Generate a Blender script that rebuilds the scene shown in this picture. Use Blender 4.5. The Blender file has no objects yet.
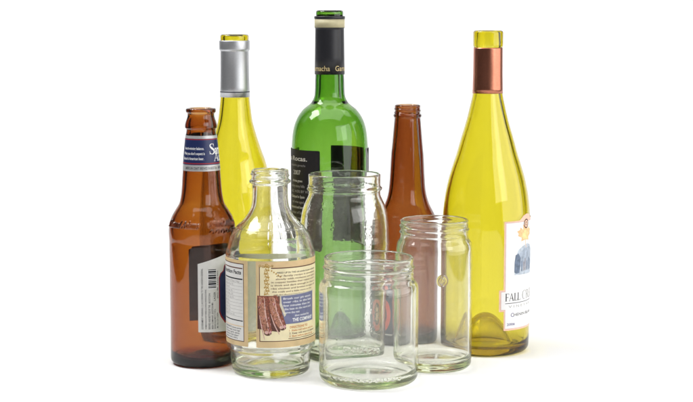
import bpy, bmesh, math, random
import numpy as np
from mathutils import Vector

random.seed(7)
MM = 0.001
scene = bpy.context.scene
COL = scene.collection

# ------------------------------------------------------------------ helpers
def tag(o, label=None, cat=None, group=None, kind=None):
    if label: o['label'] = label
    if cat: o['category'] = cat
    if group: o['group'] = group
    if kind: o['kind'] = kind
    return o

def link(name, me, mats, parent=None):
    o = bpy.data.objects.new(name, me)
    COL.objects.link(o)
    for m in (mats if isinstance(mats, (list, tuple)) else [mats]):
        me.materials.append(m)
    if parent is not None:
        o.parent = parent
    return o

CAM = Vector((0.0, -1.46, 0.32))

def place(o, x, y):
    """stand a thing at (x, y), its own front (-Y) turned to the viewer"""
    o.location = (x, y, 0)
    o.rotation_euler = (0, 0, math.atan2(CAM.x - x, -(CAM.y - y)))
    return o

def thing(name, x, y, label, cat, group=None):
    o = bpy.data.objects.new(name, None)
    o.empty_display_size = 0.02
    COL.objects.link(o)
    place(o, x, y)
    return tag(o, label, cat, group)

def pchip(rows):
    """monotone cubic r(z) through (r, z) rows with rising z"""
    z = np.array([q[1] for q in rows], float); r = np.array([q[0] for q in rows], float)
    h = np.diff(z); d = np.diff(r) / h
    m = np.zeros_like(r)
    for i in range(1, len(r) - 1):
        if d[i-1] * d[i] > 0:
            w1 = 2*h[i] + h[i-1]; w2 = h[i] + 2*h[i-1]
            m[i] = (w1 + w2) / (w1/d[i-1] + w2/d[i])
    m[0] = 0; m[-1] = d[-1]
    def f(x):
        x = np.clip(np.asarray(x, float), z[0], z[-1])
        i = np.clip(np.searchsorted(z, x, side='right') - 1, 0, len(h) - 1)
        t = (x - z[i]) / h[i]
        return ((2*t**3 - 3*t**2 + 1)*r[i] + (t**3 - 2*t**2 + t)*h[i]*m[i]
                + (-2*t**3 + 3*t**2)*r[i+1] + (t**3 - t**2)*h[i]*m[i+1])
    return f

def spin(name, prof, mats, parent, seg=128, dr=None, close_axis=True, smooth=True):
    """closed surface of revolution. prof: (r, z, is_outer) from the outer bottom axis
    point round to the inner bottom axis point (mm)"""
    P = np.array([(q[0], q[1], q[2]) for q in prof], float)
    th = np.linspace(0, 2*math.pi, seg, endpoint=False)
    R = np.repeat(P[:, 0:1], seg, 1); Z = np.repeat(P[:, 1:2], seg, 1)
    if dr is not None:
        msk = P[:, 2] > 0
        R[msk] += dr(np.repeat(th[None, :], msk.sum(), 0), Z[msk])
    X = R*np.sin(th)[None, :]; Y = -R*np.cos(th)[None, :]
    V = np.stack([X, Y, Z], -1).reshape(-1, 3)*MM
    n = len(P)
    i = np.arange(n-1)[:, None]; j = np.arange(seg)[None, :]; j2 = (j+1) % seg
    quads = np.stack([i*seg+j, i*seg+j2, (i+1)*seg+j2, (i+1)*seg+j], -1).reshape(-1, 4)
    faces = [tuple(q) for q in quads.tolist()]
    verts = V.tolist()
    if close_axis:
        a = len(verts); verts.append((0, 0, P[0, 1]*MM)); b = a+1; verts.append((0, 0, P[-1, 1]*MM))
        for k in range(seg):
            faces.append((a, (k+1) % seg, k))
            faces.append((b, (n-1)*seg+k, (n-1)*seg+(k+1) % seg))
    else:
        for k in range(seg):
            k2 = (k+1) % seg
            faces.append(((n-1)*seg+k, (n-1)*seg+k2, k2, k))
    me = bpy.data.meshes.new(name)
    me.from_pydata(verts, [], faces)
    bm = bmesh.new(); bm.from_mesh(me)
    bmesh.ops.recalc_face_normals(bm, faces=bm.faces)
    bm.to_mesh(me); bm.free()
    if smooth:
        me.polygons.foreach_set('use_smooth', [True]*len(me.polygons))
    return link(name, me, mats, parent)

class Glass:
    """hollow glass vessel: outer rows (r, z) from just above the heel to just under the lip"""
    def __init__(s, rows, top, heel, wall, bottom, punt, bore=None, punt_w=None, lipw=None, neck=45):
        s.rows = rows; s.top = top; s.f = pchip(rows)
        s.heel, s.wall, s.bottom, s.punt, s.bore = heel, wall, bottom, punt, bore
        s.punt_w = punt_w; s.lipw = lipw; s.neck = neck
    def dome(s, t):
        return max(0.0, 1 - t**2.3)**1.0 * (1 - 0.25*t*t) if s.punt > 10 else 0.5 + 0.5*math.cos(math.pi*t)
    def profile(s, dz=0.8):
        z0 = s.rows[0][1]; z1 = s.rows[-1][1]; R0 = s.rows[0][0]
        hl = s.heel; rc = R0 - hl
        out = []
        pw = s.punt_w or rc - 3
        # underside: push-up, bearing ring, heel
        for t in np.linspace(0.02, 1, 26):
            r = pw*t
            k = s.dome(t)
            out.append((r, 0.25 + s.punt*k, 0))
        out.append((rc - 1.2, 0.05, 0)); out.append((rc, 0.0, 0))
        for a in np.linspace(0, math.pi/2, 10)[1:]:
            out.append((rc + hl*math.sin(a), hl*(z0/hl if hl > z0 else 1)*(1 - math.cos(a)), 0))
        zs = max(z0, out[-1][1]) + 0.3
        zz = np.arange(zs, z1, dz)
        rr = s.f(zz)
        for r, z in zip(rr, zz): out.append((float(r), float(z), 1))
        ro = float(s.f(z1)); out.append((ro, z1, 1))
        # lip
        w = s.top - z1
        # inner radius: smoothed outer less the wall
        zi = np.arange(s.bottom + s.wall, s.top, 1.0)
        def inner(z):
            zz = np.linspace(z-7, z+7, 15)
            k = np.exp(-((zz - z)/3.5)**2); k /= k.sum()
            sm = float((s.f(np.clip(zz, z0, z1))*k).sum())
            mn = float(s.f(np.clip(np.linspace(z-2.5, z+2.5, 7), z0, z1)).min())
            wl = s.wall
            if s.bore:   # bore holds the neck wall thickness: the wall thickens up the neck
                q = min(1.0, max(0.0, (z - (s.top - s.neck - 30))/60.0)); q = q*q*(3 - 2*q)
                wl = s.wall + (s.bore - s.wall)*q
            r = min(sm - wl, mn - min(wl*0.75, 1.8))
            return r
        lw = s.lipw
        ri = inner(z1) if lw is None else ro - lw
        mid = (ro + ri)/2; hw = (ro - ri)/2
        for a in np.linspace(0, math.pi, 13)[1:-1]:
            out.append((mid + hw*math.cos(a), z1 + w*math.sin(a), 0))
        zi = np.arange(z1, s.bottom + s.punt*0.0 + hl*0.8 + 1, -1.6)
        for z in zi:
            r = inner(float(z))
            if lw is not None and z > z1 - 12:
                k = (z1 - z)/12.0; r = ri*(1-k) + r*k
            out.append((r, float(z), 0))
        # rounded inner floor following the push-up
        rl, zl = out[-1][0], out[-1][1]
        fl = s.bottom
        cr = min(zl - fl, rl*0.5)
        for a in np.linspace(0, math.pi/2, 9)[1:]:
            out.append((rl - cr*(1-math.cos(a)), zl - (zl-fl)*math.sin(a), 0))
        r1 = rl - cr
        for t in np.linspace(1, 0.02, 24)[1:]:
            r = r1*t
            tt = min(1.0, r/pw)
            k = s.dome(tt)
            out.append((r, fl + max(0.0, s.punt*k*0.98), 0))
        return out
    def build(s, name, mat, parent=None, seg=144, dr=None, dz=0.8):
        return spin(name, s.profile(dz), mat, parent, seg, dr)

def shell(name, rows, thick, mat, parent, seg=96):
    """thin closed sleeve round a neck; rows (r, z) rising"""
    out = [(r, z, 0) for r, z in rows]
    inn = [(r - thick, z, 0) for r, z in reversed(rows)]
    inn[0] = (inn[0][0], rows[-1][1] - 0.02, 0)
    return spin(name, out + inn, mat, parent, seg, None, close_axis=False)

# ------------------------------------------------------------------ lettering and printed sheets
_tc = {}
def text2d(s, size=1.0, bold=0.0, shear=0.0, width=None, space=1.0):
    """flat lettering: (verts, tris), origin at the baseline start, in mm; size = cap height"""
    key = (s, bold, shear, space)
    if key not in _tc:
        cu = bpy.data.curves.new('lettering', 'FONT')
        cu.body = s; cu.size = 1.0; cu.offset = bold; cu.shear = shear; cu.space_character = space
        cu.resolution_u = 3; cu.fill_mode = 'FRONT'
        ob = bpy.data.objects.new('lettering', cu)
        COL.objects.link(ob)
        dg = bpy.context.evaluated_depsgraph_get()
        me = bpy.data.meshes.new_from_object(ob.evaluated_get(dg))
        me.calc_loop_triangles()
        V = np.array([v.co[:2] for v in me.vertices], float).reshape(-1, 2)
        T = [tuple(t.vertices) for t in me.loop_triangles]
        bpy.data.objects.remove(ob); bpy.data.curves.remove(cu); bpy.data.meshes.remove(me)
        _tc[key] = (V, T)
    V, T = _tc[key]
    V = V.copy()
    V = V*(size/0.69)
    if width is not None and len(V):
        w = V[:, 0].max() - V[:, 0].min()
        V[:, 0] = (V[:, 0] - V[:, 0].min())*(width/max(w, 1e-6))
    return V, T

def stroke(pts, widths, n=None):
    """variable-width ribbon through 2-D points -> (verts, quads)"""
    P = np.array(pts, float); W = np.array(widths, float)
    t = np.arange(len(P)); k = n or (len(P)-1)*5 + 1
    tt = np.linspace(0, len(P)-1, k)
    def cr(A):
        out = []
        for x in tt:
            i = min(int(x), len(P)-2); u = x - i
            p0 = A[max(i-1, 0)]; p1 = A[i]; p2 = A[i+1]; p3 = A[min(i+2, len(P)-1)]
            out.append(0.5*((2*p1) + (-p0+p2)*u + (2*p0-5*p1+4*p2-p3)*u*u + (-p0+3*p1-3*p2+p3)*u**3))
        return np.array(out)
    C = cr(P); w = np.interp(tt, t, W)
    d = np.gradient(C, axis=0); d /= np.maximum(np.linalg.norm(d, axis=1, keepdims=True), 1e-9)
    nrm = np.stack([-d[:, 1], d[:, 0]], -1)
    L = C + nrm*w[:, None]/2; Rr = C - nrm*w[:, None]/2
    V = np.concatenate([L, Rr]); m = len(C)
    return V, [(i, i+1, m+i+1, m+i) for i in range(m-1)]

def R4(x0, y0, x1, y1): return [(x0, y0), (x1, y0), (x1, y1), (x0, y1)]
def serif_glyph(c):
    """roman capitals with serifs, cap height 1: (polys, advance)"""
    T = 0.17; s = 0.05; h = 0.035
    def sf(x0, x1, y): return R4(x0 - s, y, x1 + s, y + h) if y < .5 else R4(x0 - s, y - h, x1 + s, y)
    if c == 'F': return [R4(.08, 0, .08+T, 1), sf(.02, .30, 0), R4(.02, .95, .66, 1), R4(.08, .48, .5, .53), R4(.61, .76, .66, 1), R4(.46, .40, .5, .62)], .70
    if c == 'E': return [R4(.08, 0, .08+T, 1), R4(.02, 0, .68, .05), R4(.02, .95, .66, 1), R4(.08, .48, .5, .53), R4(.61, .78, .66, 1), R4(.63, 0, .68, .25), R4(.46, .40, .5, .62)], .74
    if c == 'L': return [R4(.08, 0, .08+T, 1), sf(.06, .27, 1), R4(.02, 0, .64, .05), R4(.59, 0, .64, .26)], .68
    if c == 'A': return [[(.02, 0), (.09, 0), (.43, .92), (.40, 1)], [(.38, 1), (.46, 1), (.84, 0), (.64, 0)], R4(.2, .32, .62, .38), sf(0, .14, 0), sf(.60, .88, 0)], .92
    if c == 'R': return [R4(.08, 0, .08+T, 1), sf(.04, .29, 0), ('s', [(.02, .975), (.35, .975), (.57, .9), (.62, .73), (.55, .56), (.36, .5), (.1, .5)], [.05, .05, .12, .17, .12, .05, .05]), [(.34, .5), (.5, .52), (.86, 0), (.66, 0)], sf(.66, .86, 0)], .88
    if c == 'K': return [R4(.08, 0, .08+T, 1), sf(.06, .27, 0), sf(.06, .27, 1), [(.2, .42), (.26, .42), (.72, 1), (.64, 1)], [(.34, .56), (.46, .64), (.86, 0), (.66, 0)], sf(.64, .86, 0), sf(.6, .76, 1)], .9
    if c == 'C': return [('s', [(.82, .74), (.74, .92), (.5, .985), (.22, .86), (.11, .5), (.22, .14), (.5, .015), (.72, .08), (.85, .26)], [.06, .06, .05, .13, .18, .13, .05, .05, .03]), R4(.79, .7, .84, 1)], .92
    if c == 'S': return [('s', [(.55, .76), (.48, .93), (.32, .98), (.14, .9), (.12, .73), (.32, .55), (.52, .4), (.56, .2), (.42, .05), (.26, .02), (.1, .1), (.04, .28)], [.04, .05, .05, .11, .14, .19, .19, .14, .1, .05, .05, .04]), R4(.52, .72, .56, 1), R4(.03, 0, .07, .3)], .66
    if c == 'V': return [[(.02, 1), (.2, 1), (.50, .0), (.44, 0)], [(.44, 0), (.5, 0), (.86, 1), (.79, 1)], sf(0, .22, 1), sf(.74, .9, 1)], .9
    return [], .4

class Sheet:
    """printed paper wrapped on a surface of revolution. Coordinates u (arc, mm), v (height, mm)"""
    def __init__(s, rfun, rref):
        s.rfun = rfun; s.rref = rref; s.bm = bmesh.new(); s.mats = []
    def mi(s, m):
        if m not in s.mats: s.mats.append(m)
        return s.mats.index(m)
    def add(s, V, F, mat, lay, split=1.5):
        V = np.asarray(V, float)
        if not len(V): return
        bm = bmesh.new()
        vs = [bm.verts.new((x, y, 0)) for x, y in V]
        for f in F:
            try: bm.faces.new([vs[i] for i in f])
            except ValueError: pass
        x0, x1 = V[:, 0].min(), V[:, 0].max()
        if split and x1 - x0 > split*1.3:
            for k in np.arange(math.ceil(x0/split)*split, x1, split):
                bmesh.ops.bisect_plane(bm, geom=bm.verts[:] + bm.edges[:] + bm.faces[:], plane_co=(k, 0, 0), plane_no=(1, 0, 0))
        y0, y1 = V[:, 1].min(), V[:, 1].max()
        if y1 - y0 > 9 and s.cone:
            for k in np.arange(y0 + 4, y1, 4):
                bmesh.ops.bisect_plane(bm, geom=bm.verts[:] + bm.edges[:] + bm.faces[:], plane_co=(0, k, 0), plane_no=(0, 1, 0))
        idx = s.mi(mat); mp = {}
        hgt = s.h0 + 0.025*lay
        for f in bm.faces:
            if f.normal.z < 0: f.normal_flip()
        for v in bm.verts: mp[v] = s.bm.verts.new((v.co.x, v.co.y, hgt))
        for f in bm.faces:
            try:
                nf = s.bm.faces.new([mp[v] for v in f.verts]); nf.material_index = idx
            except ValueError: pass
        bm.free()
    h0 = 0.17; cone = False
    def paper(s, outline, mat, back=None, t=0.12, off=0.05, split=1.5):
        bm = bmesh.new()
        f = bm.faces.new([bm.verts.new((x, y, off)) for x, y in outline])
        xs = [p[0] for p in outline]; ys = [p[1] for p in outline]
        for k in np.arange(math.ceil(min(xs)/split)*split, max(xs), split):
            if k > min(xs) + .05 and k < max(xs) - .05:
                bmesh.ops.bisect_plane(bm, geom=bm.verts[:] + bm.edges[:] + bm.faces[:], plane_co=(k, 0, 0), plane_no=(1, 0, 0))
        if s.cone:
            for k in np.arange(min(ys) + 3, max(ys), 3):
                bmesh.ops.bisect_plane(bm, geom=bm.verts[:] + bm.edges[:] + bm.faces[:], plane_co=(0, k, 0), plane_no=(0, 1, 0))
        ib = s.mi(back or mat); i0 = s.mi(mat)
        for f in bm.faces: f.material_index = ib
        g = bmesh.ops.extrude_face_region(bm, geom=bm.faces[:], use_keep_orig=True)
        for e in g['geom']:
            if isinstance(e, bmesh.types.BMVert): e.co.z += t
        for f in bm.faces:
            if any(v.co.z > off + t/2 for v in f.verts): f.material_index = i0
        bmesh.ops.recalc_face_normals(bm, faces=bm.faces)
        mp = {v: s.bm.verts.new(v.co) for v in bm.verts}
        for f in bm.faces:
            nf = s.bm.faces.new([mp[v] for v in f.verts]); nf.material_index = f.material_index
        bm.free()
        s.h0 = off + t
    def poly(s, pts, mat, lay=1, split=1.5): s.add(pts, [tuple(range(len(pts)))], mat, lay, split)
    def rect(s, x0, y0, x1, y1, mat, lay=1): s.poly(R4(x0, y0, x1, y1), mat, lay)
    def text(s, t, x, y, size, mat, lay=2, bold=0.0, shear=0.0, width=None, rot=0, space=1.0, split=2.5):
        V, F = text2d(t, size, bold, shear, width, space)
        if rot == 90: V = np.stack([-V[:, 1], V[:, 0]], -1)
        if rot == -90: V = np.stack([V[:, 1], -V[:, 0]], -1)
        s.add(V + np.array([x, y]), F, mat, lay, split)
    def serif(s, t, x, y, size, mat, lay=2, gap=0.02, sx=1.0):
        for c in t:
            polys, adv = serif_glyph(c)
            for p in polys:
                if p and p[0] == 's': V, F = stroke(p[1], p[2])
                else: V, F = np.array(p, float), [tuple(range(len(p)))]
                s.add(V*np.array([size*sx, size]) + np.array([x, y]), F, mat, lay, 1.5)
                lay += 0.07
            x += (adv + gap)*size*sx
        return x
    def ring(s, x, y, r0, r1, mat, lay=2, n=28, a0=0, a1=360):
        a = np.radians(np.linspace(a0, a1, n+1))
        V = np.concatenate([np.stack([x + r*np.cos(a), y + r*np.sin(a)], -1) for r in (r0, r1)])
        s.add(V, [(i, i+1, n+2+i, n+1+i) for i in range(n)], mat, lay, 1.5)
    def disc(s, x, y, r, mat, lay=2, n=24, ry=None):
        a = np.linspace(0, 2*math.pi, n, endpoint=False)
        s.poly([(x + r*math.cos(q), y + (ry or r)*math.sin(q)) for q in a], mat, lay)
    def stroke(s, pts, w, mat, lay=2):
        V, F = stroke(pts, w); s.add(V, F, mat, lay, 1.5)
    def build(s, name, parent):
        for v in s.bm.verts:
            u, vv, h = v.co
            th = u/s.rref; r = float(s.rfun(vv)) + h
            v.co = (r*math.sin(th)*MM, -r*math.cos(th)*MM, vv*MM)
        s.bm.normal_update()
        me = bpy.data.meshes.new(name); s.bm.to_mesh(me); s.bm.free()
        return link(name, me, s.mats, parent)

class Emboss:
    """height map of raised lettering on the glass, sampled by the vessel builder"""
    def __init__(s, u0, v0, u1, v1, rref, res=0.12):
        s.b = (u0, v0, u1, v1); s.rref = rref; s.res = res
        s.H = np.zeros((int((v1-v0)/res)+2, int((u1-u0)/res)+2))
    def tris(s, V, T):
        u0, v0 = s.b[0], s.b[1]
        for t in T:
            p = (V[list(t)] - np.array([u0, v0]))/s.res
            x0, y0 = np.floor(p.min(0)).astype(int); x1, y1 = np.ceil(p.max(0)).astype(int) + 1
            x0, y0 = max(x0, 0), max(y0, 0); x1, y1 = min(x1, s.H.shape[1]), min(y1, s.H.shape[0])
            if x1 <= x0 or y1 <= y0: continue
            gx, gy = np.meshgrid(np.arange(x0, x1), np.arange(y0, y1))
            k = len(p)
            cr = [(p[(i+1) % k, 0]-p[i, 0])*(gy-p[i, 1]) - (p[(i+1) % k, 1]-p[i, 1])*(gx-p[i, 0]) for i in range(k)]
            ins = np.all([c >= -1e-6 for c in cr], 0) | np.all([c <= 1e-6 for c in cr], 0)
            s.H[y0:y1, x0:x1][ins] = 1
        return s
    def text(s, t, x, y, size, **k):
        V, T = text2d(t, size, **k)
        return s.tris(V + np.array([x, y]), T)
    def ring(s, x, y, r0, r1):
        n = 40; a = np.linspace(0, 2*math.pi, n+1)
        V = np.concatenate([np.stack([x + r*np.cos(a), y + r*np.sin(a)], -1) for r in (r0, r1)])
        return s.tris(V, [(i, i+1, n+2+i, n+1+i) for i in range(n)])
    def blur(s, k=2):
        for _ in range(k):
            H = s.H
            s.H = (H + np.roll(H, 1, 0) + np.roll(H, -1, 0) + np.roll(H, 1, 1) + np.roll(H, -1, 1))/5
        return s
    def __call__(s, th, z):
        u = ((th + math.pi) % (2*math.pi) - math.pi)*s.rref
        x = (u - s.b[0])/s.res; y = (z - s.b[1])/s.res
        ok = (x >= 0) & (y >= 0) & (x < s.H.shape[1]-1) & (y < s.H.shape[0]-1)
        xi = np.clip(x.astype(int), 0, s.H.shape[1]-2); yi = np.clip(y.astype(int), 0, s.H.shape[0]-2)
        fx, fy = x - xi, y - yi
        v = (s.H[yi, xi]*(1-fx)*(1-fy) + s.H[yi, xi+1]*fx*(1-fy) + s.H[yi+1, xi]*(1-fx)*fy + s.H[yi+1, xi+1]*fx*fy)
        return np.where(ok, v, 0)

def helix(z0, turns, pitch, amp, w, start=0.0):
    """raised screw thread"""
    def f(th, z):
        out = np.zeros_like(z)
        a = (th - start) % (2*math.pi)
        for k in range(int(math.ceil(turns)) + 1):
            ang = a + 2*math.pi*k
            c = z0 - pitch*ang/(2*math.pi)
            fade = np.clip(ang/0.35, 0, 1)*np.clip((turns*2*math.pi - ang)/0.35, 0, 1)
            out = np.maximum(out, amp*fade*np.exp(-((z - c)/w)**2))
        return out
    return f

# ------------------------------------------------------------------ materials
def mat_new(name):
    m = bpy.data.materials.new(name); m.use_nodes = True
    nt = m.node_tree; nt.nodes.clear()
    out = nt.nodes.new('ShaderNodeOutputMaterial')
    return m, nt, out

def glass(name, sigma, bump=0.03, scale=60.0, fine=0.0, film=0.008):
    m, nt, out = mat_new(name)
    g = nt.nodes.new('ShaderNodeBsdfGlass'); g.inputs['IOR'].default_value = 1.51
    g.inputs['Roughness'].default_value = 0.0
    g.inputs['Color'].default_value = (1, 1, 1, 1)
    # thin uneven dust film; its pale mix also paints in the milky haze
    tc0 = nt.nodes.new('ShaderNodeTexCoord')
    mpn = nt.nodes.new('ShaderNodeMapping'); mpn.inputs['Scale'].default_value = (1, 1, 0.35)
    nt.links.new(tc0.outputs['Object'], mpn.inputs['Vector'])
    fn = nt.nodes.new('ShaderNodeTexNoise'); fn.inputs['Scale'].default_value = 90; fn.inputs['Detail'].default_value = 6; fn.inputs['Roughness'].default_value = 0.65
    nt.links.new(mpn.outputs[0], fn.inputs['Vector'])
    fr = nt.nodes.new('ShaderNodeMapRange'); fr.inputs['From Min'].default_value = 0.35; fr.inputs['From Max'].default_value = 0.72
    fr.inputs['To Min'].default_value = film*0.35; fr.inputs['To Max'].default_value = film*2.0
    nt.links.new(fn.outputs['Fac'], fr.inputs['Value'])
    df = nt.nodes.new('ShaderNodeBsdfDiffuse'); df.inputs['Color'].default_value = (0.82, 0.81, 0.78, 1)
    tl = nt.nodes.new('ShaderNodeBsdfTranslucent'); tl.inputs['Color'].default_value = (0.82, 0.81, 0.78, 1)
    dm = nt.nodes.new('ShaderNodeMixShader'); dm.inputs[0].default_value = 0.5
    nt.links.new(df.outputs[0], dm.inputs[1]); nt.links.new(tl.outputs[0], dm.inputs[2])
    fm = nt.nodes.new('ShaderNodeMixShader')
    nt.links.new(fr.outputs[0], fm.inputs[0]); nt.links.new(g.outputs[0], fm.inputs[1]); nt.links.new(dm.outputs[0], fm.inputs[2])
    nt.links.new(fm.outputs[0], out.inputs['Surface'])
    va = nt.nodes.new('ShaderNodeVolumeAbsorption')
    d = max(sigma)
    va.inputs['Density'].default_value = d
    va.inputs['Color'].default_value = tuple(1 - q/d for q in sigma) + (1,)
    nt.links.new(va.outputs[0], out.inputs['Volume'])
    tc = nt.nodes.new('ShaderNodeTexCoord')
    no = nt.nodes.new('ShaderNodeTexNoise'); no.inputs['Scale'].default_value = scale
    no.inputs['Detail'].default_value = 2.0
    nt.links.new(tc.outputs['Object'], no.inputs['Vector'])
    b = nt.nodes.new('ShaderNodeBump'); b.inputs['Strength'].default_value = bump
    b.inputs['Distance'].default_value = 0.01
    nt.links.new(no.outputs['Fac'], b.inputs['Height'])
    last = b
    if fine:
        vo = nt.nodes.new('ShaderNodeTexVoronoi'); vo.inputs['Scale'].default_value = 260.0
        nt.links.new(tc.outputs['Object'], vo.inputs['Vector'])
        mr = nt.nodes.new('ShaderNodeMapRange'); mr.inputs['From Min'].default_value = 0.0
        mr.inputs['From Max'].default_value = 0.35; mr.inputs['To Min'].default_value = 1.0; mr.inputs['To Max'].default_value = 0.0
        nt.links.new(vo.outputs['Distance'], mr.inputs['Value'])
        b2 = nt.nodes.new('ShaderNodeBump'); b2.inputs['Strength'].default_value = fine; b2.inputs['Distance'].default_value = 0.001
        nt.links.new(mr.outputs[0], b2.inputs['Height']); nt.links.new(b.outputs[0], b2.inputs['Normal'])
        last = b2
    nt.links.new(last.outputs[0], g.inputs['Normal'])
    return m

def solid(name, col, rough=0.5, metal=0.0, spec=0.4, var=0.06, scale=250.0, bump=0.0, thin=0.0):
    m, nt, out = mat_new(name)
    p = nt.nodes.new('ShaderNodeBsdfPrincipled')
    p.inputs['Roughness'].default_value = rough; p.inputs['Metallic'].default_value = metal
    p.inputs['Specular IOR Level'].default_value = spec
    tc = nt.nodes.new('ShaderNodeTexCoord')
    no = nt.nodes.new('ShaderNodeTexNoise'); no.inputs['Scale'].default_value = scale; no.inputs['Detail'].default_value = 4
    nt.links.new(tc.outputs['Object'], no.inputs['Vector'])
    cr = nt.nodes.new('ShaderNodeValToRGB')
    a = [max(0, c*(1-var)) for c in col] + [1]; b = [min(1, c*(1+var)) for c in col] + [1]
    cr.color_ramp.elements[0].color = a; cr.color_ramp.elements[0].position = .3
    cr.color_ramp.elements[1].color = b; cr.color_ramp.elements[1].position = .7
    nt.links.new(no.outputs['Fac'], cr.inputs['Fac']); nt.links.new(cr.outputs[0], p.inputs['Base Color'])
    if bump:
        bn = nt.nodes.new('ShaderNodeBump'); bn.inputs['Strength'].default_value = bump; bn.inputs['Distance'].default_value = 0.0005
        nt.links.new(no.outputs['Fac'], bn.inputs['Height']); nt.links.new(bn.outputs[0], p.inputs['Normal'])
    if thin:
        tr = nt.nodes.new('ShaderNodeBsdfTranslucent'); nt.links.new(cr.outputs[0], tr.inputs['Color'])
        mx = nt.nodes.new('ShaderNodeMixShader'); mx.inputs[0].default_value = thin
        nt.links.new(p.outputs[0], mx.inputs[1]); nt.links.new(tr.outputs[0], mx.inputs[2])
        nt.links.new(mx.outputs[0], out.inputs['Surface'])
    else:
        nt.links.new(p.outputs[0], out.inputs['Surface'])
    return m

BROWN = glass('brown_glass', (145, 320, 680), bump=0.010)
AMBER = glass('amber_glass', (190, 385, 660), bump=0.008)
YELLOW = glass('dead_leaf_yellow_glass', (47, 66, 500), bump=0.005, scale=25, film=0.008)
GREEN = glass('green_glass', (235, 120, 430), bump=0.006, scale=30, film=0.008)
CLEAR = glass('clear_flint_glass', (3.5, 2.6, 7.5), bump=0.008, scale=40, film=0.030)
DIMPLED = glass('clear_dimpled_glass', (5, 3.6, 10), bump=0.006, scale=40, fine=0.05, film=0.030)

SILVER = solid('brushed_silver_foil', (0.60, 0.61, 0.63), 0.46, 1.0, var=0.03, scale=600, bump=0.05)
SILVERDK = solid('dark_crimp_line', (0.03, 0.035, 0.05), 0.5)
COPPER = solid('copper_foil', (0.50, 0.19, 0.12), 0.30, 1.0, var=0.06, scale=500, bump=0.06)
BLACKCAP = solid('black_capsule', (0.012, 0.012, 0.016), 0.42, spec=0.5, var=0.1)
CREAM = solid('cream_band', (0.52, 0.47, 0.29), 0.5)
GOLD = solid('gold_lettering', (0.62, 0.50, 0.24), 0.5)
BLACKLAB = solid('black_label_paper', (0.016, 0.015, 0.016), 0.55, spec=0.3)
BLACKBACK = solid('black_label_back', (0.008, 0.010, 0.010), 0.8, spec=0.1)
OFFW = solid('off_white_ink', (0.62, 0.61, 0.56), 0.6, spec=0.2)
GREYINK = solid('grey_ink', (0.30, 0.29, 0.28), 0.6, spec=0.2)
NAVY = solid('navy_ink', (0.012, 0.022, 0.095), 0.4, spec=0.45)
RED = solid('red_ink', (0.30, 0.02, 0.03), 0.45)
LSILVER = solid('silver_label_paper', (0.52, 0.52, 0.52), 0.38, 0.35, var=0.06)
LWHITE = solid('white_label_paper', (0.72, 0.71, 0.68), 0.5, spec=0.3, var=0.03)
LBACK = solid('plain_label_back', (0.10, 0.075, 0.06), 0.8, spec=0.1)
WINK = solid('white_ink', (0.80, 0.80, 0.80), 0.5)
DKINK = solid('dark_ink', (0.03, 0.03, 0.035), 0.6, spec=0.2)
TAN = solid('tan_label_paper', (0.82, 0.62, 0.35), 0.55, spec=0.25, var=0.08, scale=120, thin=0.25)
TANBACK = solid('label_back_paper', (0.90, 0.91, 0.84), 0.8, spec=0.1, thin=0.92)
CREAMP = solid('cream_panel_ink', (0.80, 0.71, 0.46), 0.55, spec=0.25, var=0.08, scale=120)
BROWNINK = solid('brown_ink', (0.13, 0.06, 0.045), 0.6, spec=0.2)
GOLDTAN = solid('ochre_ornament_ink', (0.48, 0.30, 0.08), 0.6, spec=0.2)
BLUEBOX = solid('slate_blue_ink', (0.17, 0.18, 0.30), 0.55, spec=0.25, var=0.12)
ORANGEI = solid('orange_ink', (0.55, 0.22, 0.06), 0.55, spec=0.2)
RIB1 = solid('rib_meat_ink', (0.26, 0.085, 0.05), 0.5, var=0.5, scale=900)
RIB2 = solid('rib_bone_ink', (0.42, 0.19, 0.12), 0.5, var=0.55, scale=900)
RIB3 = solid('rib_char_ink', (0.10, 0.035, 0.025), 0.5, var=0.35, scale=900)
RIB4 = solid('rib_glaze_ink', (0.60, 0.38, 0.33), 0.5, var=0.25, scale=900)
RIB5 = solid('rib_sauce_ink', (0.22, 0.045, 0.03), 0.5, var=0.5, scale=700)
RIB6 = solid('rib_pink_ink', (0.62, 0.33, 0.34), 0.5, var=0.3, scale=900)
PLATE = solid('pale_plate_ink', (0.62, 0.57, 0.44), 0.5)
PEACH = solid('peach_ink', (0.80, 0.52, 0.38), 0.55)
PINKL = solid('mauve_line_ink', (0.66, 0.45, 0.40), 0.55)
WLAB = solid('ivory_wine_label', (0.80, 0.79, 0.78), 0.5, spec=0.3, var=0.02)
LEAF = solid('orange_leaf_ink', (0.86, 0.50, 0.24), 0.55, var=0.2, scale=300)
LEAF2 = solid('yellow_leaf_ink', (0.86, 0.62, 0.28), 0.55, var=0.2, scale=300)
SLATE = solid('slate_picture_ink', (0.13, 0.17, 0.24), 0.6, var=0.3, scale=300)
SLATE2 = solid('pale_picture_ink', (0.45, 0.50, 0.56), 0.6, var=0.2, scale=300)
SLATE3 = solid('misty_picture_ink', (0.33, 0.38, 0.45), 0.6, var=0.3, scale=200)
SLATE4 = solid('brown_picture_ink', (0.22, 0.17, 0.17), 0.6, var=0.3, scale=300)
BADGE = solid('badge_ink', (0.10, 0.045, 0.03), 0.6)
BLUEINK = solid('violet_ink', (0.09, 0.08, 0.20), 0.6)
NAVY2 = solid('dark_navy_ink', (0.020, 0.026, 0.042), 0.5)
REDRING = solid('red_emblem_ink', (0.70, 0.10, 0.05), 0.5)
PAPERW = solid('white_backdrop_paper', (0.86, 0.86, 0.86), 0.9, spec=0.0, var=0.004, scale=3)

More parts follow.
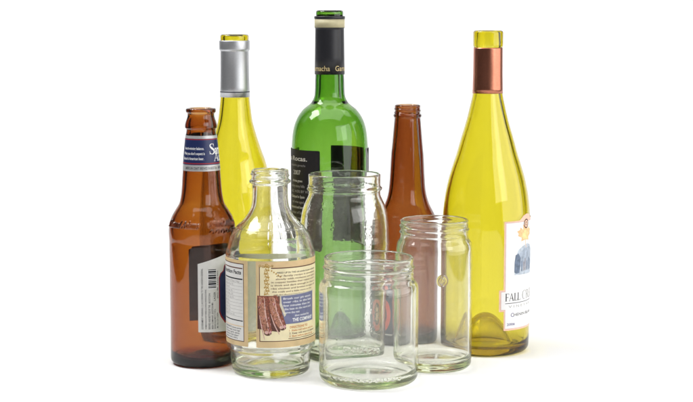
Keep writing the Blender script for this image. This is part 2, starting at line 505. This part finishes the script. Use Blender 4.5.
# ------------------------------------------------------------------ brown beer bottle with labels
def beer_with_labels():
    t = thing('beer_bottle', -.1308, -.0239, 'brown glass beer bottle with navy neck label and barcode body label', 'bottle', 'brown glass beer bottles')
    rows = [(29.8, 7), (29.8, 110), (29.75, 112), (30.1, 117), (30.2, 121), (29.9, 126.5), (27.6, 134.4), (24, 140.9), (20.2, 147.5),
            (18.8, 154), (18.2, 159), (17.0, 175.8), (13.9, 208.6), (13.2, 212.6), (13.2, 213.6), (14.5, 215.3), (14.5, 216.6),
            (12.0, 227.0), (12.2, 228.0), (13.6, 229.6), (13.6, 231)]
    g = Glass(rows, 232.7, 6, 3.7, 6.5, 6, bore=4.2, lipw=4.2, neck=60)
    em = Emboss(-45, 120, 45, 142, 27.5)
    em.text('Samuel Adams', -36, 127.0, 6.6, shear=0.55, bold=0.004, width=34)
    em.text('Samuel Adams', 6, 128.5, 5.0, shear=0.45, bold=0.004, width=30)
    for k in range(6):   # scrolls moulded under the name
        V, F = stroke([(6+k*5, 123), (8+k*5, 125.5), (10+k*5, 123.5), (8.5+k*5, 122.5)], [.8, .9, .9, .5]); em.tris(V, F)
    em.blur(4)
    g.build('glass_body', BROWN, t, seg=480, dr=lambda th, z: 1.5*em(th, z), dz=0.45)
    f = g.f
    # neck label
    s = Sheet(f, 15.6); s.cone = True
    s.paper(R4(-48.6, 177.0, 48.6, 208.6), NAVY, LBACK)
    s.rect(-48.6, 206.0, 48.6, 208.6, LSILVER, 1)
    s.rect(-48.6, 204.9, 48.6, 205.7, RED, 1)
    s.rect(-48.6, 183.4, 48.6, 184.4, RED, 1)
    s.rect(-48.6, 177.0, 48.6, 182.6, LSILVER, 1)
    for k in range(-3, 4):
        s.text('AMERICAN CRAFT BREWED IN BOSTON', -15 + k*0 + 30*k if False else -15.5 + 31.5*k, 178.6, 2.3, DKINK, 2, width=30, bold=0.01) if abs(-15.5+31.5*k) < 40 else None
    for i, (tx, w) in enumerate([('Award-winning balance.', 21), ('What you don\'t expect is', 22), ('Boston\'s American beer.', 21.5)]):
        s.text(tx, -18.5 - 0.4*i, 196.2 - 4.5*i, 2.35, WINK, 2, width=w, bold=0.018)
    for base in (7.5,):
        s.serif('S', base, 192.0, 9.5, WINK, 2)
        s.text('amuel', base + 6.2, 192.0, 8.2, WINK, 2, bold=0.02, width=17)
        s.serif('A', base + 4.6, 183.9 + 1.8, 7.6, WINK, 3)
        s.text('dams', base + 11.8, 185.7, 7.2, WINK, 3, bold=0.02, width=13)
    s.build('neck_label', t)
    # body label, open at the front, its plain back showing through the glass
    s = Sheet(lambda v: 29.8 + 0*v, 29.8)
    s.paper([(-4.3, 34), (50, 32.4), (108, 34), (108, 101), (92, 104), (70, 108), (36, 108), (20, 102.6), (-4.3, 95.6)], LWHITE, LBACK)
    navy = [(19, 46), (22, 42), (82, 42), (86, 46), (86, 90), (80, 96), (72, 104), (34, 104), (25, 96), (21.5, 92), (20.5, 88), (17.5, 86), (16.0, 82), (16.0, 52), (17.5, 48)]
    c = np.mean(np.array(navy), 0)
    s.poly([tuple(c + (np.array(p) - c)*np.array([1.045, 1.035])) for p in navy], RED, 1)
    s.poly(navy, NAVY, 2)
    s.serif('SA', 28, 76, 14, WINK, 3); s.text('muel', 48, 76, 12, WINK, 3, bold=0.02)
    s.serif('A', 30, 58, 14, WINK, 3); s.text('dams', 43, 58, 13, WINK, 3, bold=0.02)
    y = 90.5
    for h in (.7, 1.5, .6, 1.2, 1.9, .6, 1.0, 1.6, .6, .9):
        s.rect(5.0, y - h, 12.2, y, DKINK, 1); y -= h + random.uniform(.5, 1.1)
    s.rect(4.2, y - .5, 13.0, y + 16.6, WINK, .5)
    s.text('0 87692 00631', 14.2, 76, 1.3, DKINK, 1, rot=90, width=13)
    cols = [(0.2, 36.5, 'GOVERNMENT WARNING: (1) ACCORDING TO THE SURGEON GENERAL', 55, 1.7),
            (3.2, 36.5, 'WOMEN SHOULD NOT DRINK ALCOHOLIC BEVERAGES DURING', 36, 1.4),
            (6.6, 36.5, 'BREWED AND BOTTLED BY THE', 22, 1.8), (6.6, 60, 'BOSTON', 9, 1.5), (9.3, 36.5, 'BEER COMPANY, BOSTON MA', 24, 1.6),
            (11.6, 36.5, 'REFUND VALUE ME VT CT NY 5c', 18, 1.5), (11.6, 62, 'LAGER', 8, 1.8), (14.0, 37, 'MI 10c CA CASH', 14, 1.3), (14.2, 64, 'SINCE 1984', 10, 1.2)]
    for x, yy, tx, w, sz in cols: s.text(tx, x, yy, sz, DKINK, 1, rot=90, width=w, bold=0.012)
    s.build('body_label', t)

# ------------------------------------------------------------------ second brown bottle
def beer_screw():
    t = thing('beer_bottle', .0585, .0735, 'brown glass beer bottle with bare neck and threaded mouth standing behind the tall clear jar', 'bottle', 'brown glass beer bottles')
    rows = [(30.8, 7), (30.9, 12), (30.9, 104), (30.6, 109), (29.7, 115.5), (27.5, 122.3), (24.5, 128.4), (21.3, 135), (19.0, 142.2), (17.7, 149.6),
            (16.7, 163), (15.8, 180), (14.6, 193), (12.7, 215), (12.5, 217.4), (13.5, 218.8), (13.5, 220.2), (12.2, 221.6), (12.1, 227.0), (12.4, 228.4)]
    g = Glass(rows, 230.0, 6, 3.6, 8, 5, bore=3.9, lipw=3.0, neck=70)
    h = helix(227.2, 1.6, 3.6, 0.85, 0.8, start=2.6)
    g.build('glass_body', AMBER, t, seg=200, dr=h, dz=0.5)
    s = Sheet(lambda v: 30.9 + 0*v, 30.9)
    s.paper(R4(-75, 10, -9, 64), NAVY2, LBACK)
    s.text('BOSTON', -30, 57.5, 3.4, OFFW, 1, bold=0.02, width=17.5)
    s.text('LAGER', -29, 52.2, 3.4, OFFW, 1, bold=0.02, width=15.5)
    s.disc(-23, 31, 11.5, REDRING, 1, ry=17); s.disc(-23, 31, 6.5, NAVY2, 2, ry=11)
    s.disc(-23, 31, 3.2, PEACH, 3, ry=7)
    s.rect(-75, 11, -9, 12.2, OFFW, 1)
    s.build('body_label', t)

# ------------------------------------------------------------------ wine bottles
def wine_silver():
    t = thing('wine_bottle', -.1076, .085, 'slender yellow wine bottle with silver capsule behind the labelled brown bottle', 'bottle', 'empty wine bottles')
    rows = [(36.2, 9), (36.35, 14), (36.35, 115), (36.0, 127), (35.2, 141.4), (33.3, 156.1), (29.6, 172.7), (24.9, 186.3), (19.9, 201.8), (16.6, 214.4),
            (15.1, 226), (14.1, 236), (13.2, 262), (12.9, 281), (12.9, 290.4), (13.6, 291.8), (13.7, 294.6)]
    g = Glass(rows, 296.8, 7, 3.6, 6, 28, bore=3.5, punt_w=25, lipw=4.2, neck=60)
    g.build('glass_body', YELLOW, t)
    c = shell('capsule', [(14.45, 236.8), (14.1, 246), (13.75, 262), (13.65, 280.4), (13.9, 281.4), (14.6, 282.0), (14.75, 283), (14.75, 290.2), (14.5, 291.0)], .35, SILVER, t)
    shell('crimp_line', [(14.36, 241.4), (14.33, 242.3)], .14, SILVERDK, c)

def wine_green():
    t = thing('wine_bottle', -.0162, .085, 'green wine bottle with black capsule and black back label', 'bottle', 'empty wine bottles')
    rows = [(37.4, 8), (37.6, 13), (37.6, 180), (37.2, 187), (36.5, 197), (35.6, 203.8), (34.0, 210.5), (30.9, 217.7), (25.8, 224.7), (17.6, 231.8),
            (14.7, 238.6), (14.3, 244), (14.1, 252), (13.4, 270), (13.0, 300), (13.0, 312.6), (13.15, 313.4), (13.15, 317.6)]
    g = Glass(rows, 319.8, 6, 3.8, 6, 22, bore=5.4, punt_w=25, lipw=3.9, neck=102)
    g.build('glass_body', GREEN, t)
    c = shell('capsule', [(14.5, 258.6), (14.2, 275), (13.85, 301), (13.85, 302.6), (14.35, 303.0), (14.45, 311.4), (14.8, 312.0), (14.85, 313.6), (14.4, 314.2)], .35, BLACKCAP, t)
    shell('band', [(14.52, 303.4), (14.56, 311.2)], .12, CREAM, c)
    s = Sheet(lambda v: 14.5 + (v - 258.6)*(-.3/16.4), 14.5); s.h0 = .05
    for u0 in (-24.2, 5.6, -54.5): s.text('Garnacha', u0, 262.1, 4.9, GOLD, 0, bold=0.004, width=24.4)
    s.build('lettering', c)
    # front label at the left, wrapping out of sight
    s = Sheet(lambda v: 37.6 + 0*v, 37.6)
    r = 1.6; x0, x1, y0, y1 = -76, -9.4, 92, 187.5
    arc = lambda cx, cy, a0, a1: [(cx + r*math.cos(math.radians(a)), cy + r*math.sin(math.radians(a))) for a in np.linspace(a0, a1, 6)]
    s.paper(arc(x1-r, y0+r, -90, 0) + arc(x1-r, y1-r, 0, 90) + arc(x0+r, y1-r, 90, 180) + arc(x0+r, y0+r, 180, 270), BLACKLAB, BLACKBACK)
    s.text('Las Rocas.', -59, 177.0, 4.3, OFFW, 1, bold=0.014, width=36)
    s.text('de san alejandro garnacha', -57, 171.6, 2.3, GREYINK, 1, width=32)
    s.text('2007', -44, 163.6, 4.3, OFFW, 1, width=12.5)
    for i, (tx, x, w) in enumerate([('old vines grown', -46, 17), ('on dry stony hills', -50, 24), ('ALC 14.5% BY VOL', -50, 32), ('of Calatayud in Spain', -52, 26), ('red wine aged', -47, 20),
                                    ('imported and bottled', -50, 26), ('product of Spain', -49, 23), ('serve with roast meat', -50, 27), ('and hard cheese', -48, 21), ('contains sulfites', -49, 23), ('750 ml', -44, 10)]):
        s.text(tx, x, 156.6 - i*5.1, 2.5, OFFW if i in (0, 3, 5) else GREYINK, 1, width=w, bold=.008)
    s.build('front_label', t)
    s = Sheet(lambda v: 37.6 + 0*v, 37.6)
    s.paper(R4(52, 92, 117, 187.5), BLACKLAB, BLACKBACK)
    s.text('Las Rocas.', 62, 172, 8, OFFW, 1, bold=0.016, width=46)
    s.text('2007', 78, 160, 4, OFFW, 1)
    s.build('side_label', t)

def wine_copper():
    t = thing('wine_bottle', .1318, .0352, 'yellow wine bottle with copper foil neck and white label with an orange leaf', 'bottle', 'empty wine bottles')
    rows = [(41.1, 9), (41.35, 14), (41.3, 114), (40.9, 130), (39.5, 144.4), (36.7, 159.5), (32.5, 174.6), (28.8, 185.9), (24.6, 200.9), (20.1, 215.9),
            (16.4, 230.9), (14.0, 242.5), (13.3, 250), (13.0, 283), (13.1, 285.6), (13.9, 286.6), (13.95, 299)]
    g = Glass(rows, 301.2, 7, 3.7, 6, 30, bore=3.4, punt_w=28, lipw=4.4, neck=55)
    g.build('glass_body', YELLOW, t)
    shell('capsule', [(14.35, 243.0), (14.1, 247), (13.75, 262), (13.6, 284.2), (13.5, 285.4)], .3, COPPER, t)
    s = Sheet(lambda v: 41.33 + 0*v, 41.33)
    s.paper([(17.3, 25), (76, 25), (76, 128), (56, 128), (52, 131.5), (46, 132.5), (40, 131), (36.5, 128.3), (34, 127), (17.0, 126.8), (17.0, 63.2), (12.6, 63.2), (12.6, 43), (17.3, 43)], PEACH, TANBACK)
    s.poly([(18.3, 26.2), (76, 26.2), (76, 126), (18.3, 126), (18.3, 62.0), (14.1, 62.0), (14.1, 44.2), (18.3, 44.2)], PINKL, 1)
    s.poly([(18.9, 26.9), (76, 26.9), (76, 125.2), (18.9, 125.2), (18.9, 61.4), (14.7, 61.4), (14.7, 44.8), (18.9, 44.8)], WLAB, 2)
    # maple leaf with badge
    cx, cy, L = 44, 113, 13.5
    half = [(0, 1.0), (.13, .62), (.34, .74), (.30, .36), (.62, .55), (.66, .38), (.95, .30), (.80, .12), (.86, -.02), (.48, -.18), (.52, -.42), (.10, -.36)]
    lf = half + [(-x, y) for x, y in reversed(half[1:])]
    s.poly([(cx + L*x, cy + L*y) for x, y in lf], LEAF, 3)
    s.stroke([(cx, cy - 4.5), (cx + .6, cy - 9), (cx + 2, cy - 13)], [1.0, .8, .5], LEAF, 3)
    s.poly([(cx - .2 + L*.55*x, cy - 1 + L*.55*y) for x, y in lf], LEAF2, 4)
    s.ring(45.2, 123.2, 3.3, 4.5, BADGE, 6); s.disc(45.2, 123.2, 3.3, PEACH, 5); s.ring(45.2, 123.2, 1.2, 1.9, BADGE, 6)
    # painted house among trees
    s.poly([(28.6, 76.5), (60, 75.5), (66, 84), (64, 96), (57, 102), (48, 104.5), (40, 103), (33, 99.5), (29.4, 92)], SLATE2, 3)
    s.poly([(33, 84), (64, 83), (62, 97), (54, 101), (42, 100.5), (35, 96)], SLATE3, 3.5)
    s.poly([(28.2, 79.0), (31, 77.6), (34.8, 78.0), (36.0, 84), (36.2, 92), (33.4, 96.5), (29.6, 95), (28.4, 88)], SLATE, 4)
    for x, w, h in ((37.4, 1.9, 10), (40.6, 1.3, 9), (43.2, 1.5, 12), (46.4, 2.2, 9), (50.4, 3.0, 12), (55.5, 2.6, 10)):
        s.poly([(x, 79.2), (x + w, 79.6), (x + w*.9, 78 + h), (x + w*.4, 79.6 + h), (x + .1, 78.6 + h)], SLATE if w > 1.6 else SLATE4, 4)
    xe = s.serif('FALL', 18.6, 52.6, 7.2, DKINK, 3, gap=-0.02, sx=0.86)
    s.serif('CREEK', xe + 2.6, 52.6, 8.2, GREYINK, 3, gap=0.03, sx=0.92)
    s.rect(18.6, 50.2, 74, 50.75, DKINK, 3)
    s.text('V I N E Y A R D S', 22.3, 46.2, 2.3, GREYINK, 3, width=44)
    s.text('C', 24.6, 37.6, 3.6, BLUEINK, 3, bold=.01); s.text('HENIN BLANC', 28.2, 38.0, 2.6, DKINK, 3, width=34, bold=.01)
    s.text('2006', 20.6, 29.6, 2.2, BLUEINK, 3, width=9.0, bold=.02)
    s.build('label', t)

# ------------------------------------------------------------------ clear sauce bottle
def sauce():
    t = thing('sauce_bottle', -.0674, -.0591, 'clear narrow-necked sauce bottle with tan paper label picturing ribs', 'bottle')
    rows = [(34.6, 6), (35.3, 9), (36.0, 18), (36.8, 21.5), (38.9, 24), (39.5, 26.5), (39.5, 103), (39.6, 105.6), (39.9, 107), (39.3, 109), (38.1, 112), (36.6, 117.1),
            (34.2, 123.4), (30.0, 130), (23.6, 136.8), (19, 143), (16.5, 149.2), (15.7, 158), (15.6, 167), (16.3, 168.4), (18.2, 169.6), (18.3, 171), (16.4, 172.6), (16.3, 174), (16.4, 179)]
    g = Glass(rows, 180.9, 5, 3.0, 7, 4, lipw=2.6)
    h = helix(178.4, 1.15, 3.2, 1.0, .75, start=2.0)
    def dr(th, z):
        o = h(th, z)
        grid = np.exp(-((np.sin(th*10 + .3))/.13)**2)*np.clip((z - 116)/6, 0, 1)*np.clip((138 - z)/6, 0, 1)*0.30
        rings = 0.42*np.exp(-((z - 130.6)/.8)**2) + .36*np.exp(-((z - 122)/.8)**2)
        facet = -0.55*np.abs(np.sin(th*5 + .6))**2*np.clip((z - 7)/4, 0, 1)*np.clip((21 - z)/3, 0, 1)
        return o + np.maximum(grid, rings) + facet
    g.build('glass_body', CLEAR, t, seg=300, dr=dr, dz=0.6)
    s = Sheet(lambda v: 39.5 + 0*v, 39.5)
    C = 2*math.pi*39.5
    T, B = 104.8, 29.2
    s.paper(R4(-12.8, B, 60, T), TAN, TANBACK)
    s.paper(R4(-62, B, -20.6, T), TAN, TANBACK)
    # story panel
    s.rect(-9.9, 34.6, 60, 101.2, BROWNINK, 1); s.rect(-9.2, 35.3, 60, 100.4, CREAMP, 2)
    s.rect(-12.8, 100.6, 1.2, T, TAN, 2.5)
    s.poly([(1, 99.3), (58, 99.3), (58, 104.2), (3, 103.6)], TAN, 3)
    s.rect(0.5, 98.6, 58, 99.5, BROWNINK, 3.5)
    for k in range(9):   # ornament column
        y = 101.5 - k*3.0
        s.ring(-3.3 + .6*math.sin(k*2.1), y, 1.0, 1.6, GOLDTAN, 4)
        s.disc(-3.3 - 1.8*(-1)**k, y - 1.3, .7, GOLDTAN, 4)
        s.stroke([(-5.6, y - 1.5), (-3.5, y - .4), (-1.2, y - 1.6)], [.3, .55, .3], GOLDTAN, 5)
    for k in range(5):
        s.ring(-9 + k*2.6, 101.0 - .5*(k % 2), .6, 1.1, GOLDTAN, 4)
        s.disc(1.0 + k*1.9, 96.8 - 2.2*k*.6, .7, GOLDTAN, 4)
    para = [('FIRED UP IN THE old smoke house on the hill', 5.5), ('our family recipe is simmered', 5), ('slowly with molasses and spice', 4.5), ('in copper kettles then rested until it', .6),
            ('is thick and dark enough to cling to', .3), ('ribs chicken and brisket straight off', .3), ('the coals and a little more on the', 1.2), ('side for dipping corn bread', 2.6)]
    for i, (tx, x) in enumerate(para):
        s.text(tx, x, 94.3 - i*2.75, 1.4, BROWNINK if i else DKINK, 4, bold=.012, width=(50.5 - x)*(1.0 if i < 6 else .86 if i == 6 else .62))
    # blue panel
    s.poly([(8, 49.6), (46.2, 49.6), (46.2, 75.6), (7.0, 74.6)], BLUEBOX, 4)
    s.poly([(5, 75.2), (46.8, 76.3), (46.8, 75.6), (5, 74.4)], PLATE, 5)
    for i, (tx, x, w) in enumerate([('Brush our pit sauce', 11, 31), ('over ribs in the last', 11, 32), ('few minutes then let', 11, 30), ('the heat do the work and', 12, 30), ('serve the rest', 12, 15), ('slow cooked by', 22, 17)]):
        s.text(tx, x, 71.3 - i*3.1, 1.75, WINK, 5, width=w, bold=.012)
    s.text('THE COMPANY', 19.5, 51.4, 2.9, WINK, 5, width=25, bold=.03)
    # rib photograph, cut out over the panel edge
    s.poly([(-11.6, 46), (8, 43), (10, 60), (8, 75), (-11.6, 75)], RIB3, 4)
    s.poly([(6, 75), (9, 75), (9.6, 68), (13.5, 58), (12, 56), (8, 66)], PLATE, 5)
    ribs = [([(-7.0, 75), (-6.6, 64), (-4.8, 54), (-2.2, 42.6)], [8.5, 9.2, 8.8, 6.5], RIB1), ([(1.6, 75), (3.2, 65), (6.6, 55), (10.6, 47)], [7.5, 9.4, 9.2, 6.5], RIB1)]
    s.poly([(-11.4, 66), (8, 68), (8, 74.6), (-11.4, 74.6)], RIB5, 5)
    for i, (p, w, m) in enumerate(ribs):
        s.stroke(p, w, m, 6 + i*2)
        s.stroke([(x - .9, y - 1) for x, y in p], [a*.55 for a in w], RIB2, 6.5 + i*2)
        s.stroke([(x + 1.7, y - 2) for x, y in p], [.5, 1.3, 1.1, .4], RIB4, 7 + i*2)
        s.stroke([(x - 3.2, y - 6) for x, y in p[1:]], [.4, 1.1, .5], RIB4, 7.2 + i*2)
        x, y = p[-1]
        s.disc(x - .4, y - .4, 3.2, RIB3, 6.2 + i*2, ry=2.2); s.disc(x - 1.4, y + .2, 1.6, RIB4, 7.6 + i*2, ry=1.5); s.disc(x + 1.6, y + .8, 1.1, RIB6, 7.6 + i*2, ry=1.2)
    rnd = random.Random(3)
    for k in range(90):
        i = rnd.randrange(2); p = ribs[i][0]; q = rnd.uniform(0, 2.99); a = int(q); f = q - a
        x = p[a][0]*(1-f) + p[a+1][0]*f + rnd.uniform(-3.6, 3.6); y = p[a][1]*(1-f) + p[a+1][1]*f
        s.disc(x, y, rnd.uniform(.15, .5), rnd.choice([RIB3, RIB1, RIB2, RIB6, RIB5]), 11 + k*.01, n=7, ry=rnd.uniform(.4, 1.5))
    # directions
    s.rect(15.5, 36.4, 50, 36.9, BROWNINK, 3)
    s.text('DIRECTIONS TO', 17, 45.6, 1.9, ORANGEI, 4, width=20, bold=.03)
    for i, (tx, w) in enumerate([('1  Shake well before each use', 30), ('2  Keep cold once it is opened', 32), ('3  Best before date on cap', 29)]):
        s.text(tx, 16.4, 42.9 - i*2.5, 1.55, ORANGEI if i != 1 else BROWNINK, 4, width=w, bold=.02)
    # nutrition panel
    s.rect(-62, 33.2, -24.6, 102.0, BROWNINK, 1); s.rect(-62, 33.9, -25.3, 101.2, LWHITE, 2)
    s.text('Nutrition Facts', -56.5, 92.4, 3.3, DKINK, 3, width=29, bold=.03)
    s.rect(-56, 97.2, -26, 98.2, BROWNINK, 3)
    s.rect(-56, 87.6, -26, 88.7, DKINK, 3)
    y = 85.2
    for tx in ('Serving Size 2 Tbsp (34g)', 'Servings about 16', 'Calories 60', 'Total Fat 0g  0%', 'Sodium 310mg  13%', 'Total Carb 15g  5%', 'Sugars 13g', 'Protein 0g', 'Vitamin A 4%', 'Vitamin C 2%', 'Calcium 0%  Iron 2%'):
        s.text(tx, -56, y, 1.45, GREYINK, 3, width=min(28, 1.05*len(tx))); s.rect(-56, y - .75, -26.2, y - .55, GREYINK, 3); y -= 2.95
    s.rect(-56, 51.0, -26, 51.9, DKINK, 3)
    s.rect(-62, 46.3, -25.3, 47.0, TAN, 3)
    for i, tx in enumerate(('INGREDIENTS: tomato puree', 'molasses, vinegar, brown sugar', 'salt, onion, garlic, spices', 'smoke flavor, black pepper', 'mustard seed, celery')):
        s.text(tx, -54, 44.0 - i*2.2, 1.45, DKINK, 3, width=26 - i, bold=.01)
    s.build('paper_label', t)
    s = Sheet(lambda v: 39.5 + 0*v, 39.5)
    s.paper(R4(60.3, B, C - 62.3, 97), TANBACK)
    s.build('back_label', t)

# ------------------------------------------------------------------ clear jars (each one piece of glass)
def jar_round():
    rows = [(38.9, 7), (39.2, 11), (40.3, 53), (41.4, 104.6), (40.8, 122.3), (39.4, 134), (37.2, 142), (34.5, 148), (33.1, 151.6), (32.9, 154.2), (33.3, 155.4), (34.5, 156.4), (34.5, 157.6), (33.2, 158.8), (33.0, 161), (33.1, 169.4)]
    g = Glass(rows, 171.0, 6, 3.0, 7, 3.5, lipw=2.3)
    h = helix(160.4, 0.8, 2.8, .8, .8, start=3.6)
    o = g.build('glass_jar', DIMPLED, None, seg=200, dr=h, dz=0.7)
    place(o, -.0019, .0019)
    tag(o, 'clear jar with curved shoulders and smooth tall rim in front of the green bottle', 'jar', 'empty clear glass jars')

def jar_tall():
    rows = [(34.0, 7), (34.3, 10), (34.3, 60), (34.0, 109), (33.4, 112.8), (31.6, 116.0), (30.7, 117.6), (30.4, 119.5), (30.3, 131), (30.5, 132.6)]
    g = Glass(rows, 134.2, 6, 3.1, 8, 3, lipw=2.4)
    h = helix(130.0, 1.75, 5.2, 1.15, .95, start=2.4)
    em = Emboss(0, 76, 16, 94, 34.2)
    em.ring(7.4, 83.8, 3.5, 4.4); em.ring(7.4, 83.8, 1.6, 2.2); em.text('1', 6.7, 82.4, 2.6, bold=.02); em.blur(3)
    def dr(th, z): return h(th, z) + .9*em(th, z)
    o = g.build('glass_jar', CLEAR, None, seg=440, dr=dr, dz=0.6)
    place(o, .0787, -.0401)
    tag(o, 'tall narrow clear jar with screw thread and small round moulded mark', 'jar', 'empty clear glass jars')

def jar_front():
    rows = [(42.8, 7), (43.1, 10), (43.1, 80), (42.9, 83), (42.0, 86.2), (39.8, 88.8), (38.9, 90.6), (38.5, 92.5), (38.4, 105), (38.7, 107.0)]
    g = Glass(rows, 109.0, 7, 3.0, 7, 2.0, lipw=2.5)
    h1 = helix(100.5, .62, 4.6, 1.5, 1.0, start=3.9); h2 = helix(100.5, .62, 4.6, 1.5, 1.0, start=.75)
    em = Emboss(-42, 0, 42, 42, 43.0)
    em.text('SP-3124  90', -22, 33.2, 4.0, bold=.012, width=31)
    for k in range(13):
        em.text('BUVECNUBUVECN'[k], -36 + k*5.2, 8.0, 2.2, bold=.02)
    em.blur(3)
    def dr(th, z): return np.maximum(h1(th, z), h2(th, z)) + 1.1*em(th, z) + .55*np.exp(-((z - 94.2)/.9)**2)
    o = g.build('glass_jar', CLEAR, None, seg=440, dr=dr, dz=0.6)
    place(o, .0192, -.0955)
    tag(o, 'short wide clear jar with threaded mouth standing frontmost', 'jar', 'empty clear glass jars')

beer_with_labels(); beer_screw(); wine_silver(); wine_green(); wine_copper(); sauce(); jar_round(); jar_tall(); jar_front()

# ------------------------------------------------------------------ white paper sweep
def sweep():
    prof = [(-1.15, 0.0)]
    for y in np.linspace(-1.0, 0.45, 12): prof.append((float(y), 0.0))
    rad = 0.45
    for a in np.linspace(0, math.pi/2, 20)[1:]:
        prof.append((0.45 + rad*math.sin(a), rad*(1 - math.cos(a))))
    prof.append((0.90, 1.5))
    xs = np.linspace(-1, 1, 13)
    V = [(float(x)*(0.60 + 0.34*min(1, max(0, y)/0.9)), y, z) for (y, z) in prof for x in xs]   # the sheet fans out towards the back
    n = len(xs)
    F = [(i*n+j, i*n+j+1, (i+1)*n+j+1, (i+1)*n+j) for i in range(len(prof)-1) for j in range(n-1)]
    me = bpy.data.meshes.new('backdrop'); me.from_pydata(V, [], F)
    me.polygons.foreach_set('use_smooth', [True]*len(me.polygons))
    o = link('backdrop', me, PAPERW)
    tag(o, 'white seamless paper the bottles and jars stand on', 'backdrop', kind='structure')
sweep()

# ------------------------------------------------------------------ studio lamps
def softbox(name, loc, target, sx, sy, watts, col=(1, 1, 1)):
    l = bpy.data.lights.new(name, 'AREA'); l.shape = 'RECTANGLE'; l.size = sx; l.size_y = sy
    l.energy = watts; l.color = col
    o = bpy.data.objects.new(name, l); COL.objects.link(o)
    o.location = loc
    d = Vector(target) - Vector(loc)
    o.rotation_euler = d.to_track_quat('-Z', 'Y').to_euler()
    return o

softbox('key_softbox', (-0.66, 0.08, 1.02), (0, 0.03, 0.18), 0.46, 0.46, 8.5)
softbox('side_softbox', (1.12, -0.30, 0.42), (0.1, 0, 0.16), 1.5, 0.9, 10.5)
softbox('overhead_softbox', (0, -0.25, 1.65), (0, -0.2, 0), 2.0, 1.5, 20)
softbox('front_softbox', (1.30, -1.55, 0.90), (0, 0, 0.1), 1.3, 1.0, 11)
softbox('backdrop_lamp_one', (-0.80, 0.30, 1.25), (-0.2, 0.88, 0.35), 0.5, 0.5, 0.8)
softbox('backdrop_lamp_two', (0.80, 0.30, 1.25), (0.2, 0.88, 0.35), 0.5, 0.5, 1.4)

w = bpy.data.worlds.new('World'); scene.world = w; w.use_nodes = True
bg = w.node_tree.nodes['Background']
bg.inputs['Color'].default_value = (1, 1, 1, 1); bg.inputs['Strength'].default_value = 0.06

# ------------------------------------------------------------------ camera
cd = bpy.data.cameras.new('camera'); cam = bpy.data.objects.new('camera', cd); COL.objects.link(cam)
cam.location = CAM
cam.rotation_euler = (math.radians(90) - math.atan(191/1600), 0, 0)
cd.sensor_width = 36; cd.lens = 1600/693*36
cd.clip_start = 0.05; cd.clip_end = 50
scene.camera = cam

# ------------------------------------------------------------------ render settings
scene.view_settings.view_transform = 'Standard'; scene.view_settings.look = 'None'
scene.view_settings.exposure = 0; scene.view_settings.gamma = 1
scene.render.engine = 'CYCLES'
cy = scene.cycles
cy.max_bounces = 40; cy.transmission_bounces = 40; cy.glossy_bounces = 12; cy.diffuse_bounces = 16; cy.transparent_max_bounces = 16
cy.volume_bounces = 0
cy.caustics_reflective = True; cy.caustics_refractive = True; cy.blur_glossy = 0.1
cy.sample_clamp_indirect = 20.0
cy.use_denoising = True
try: cy.denoiser = 'OPENIMAGEDENOISE'
except Exception: pass
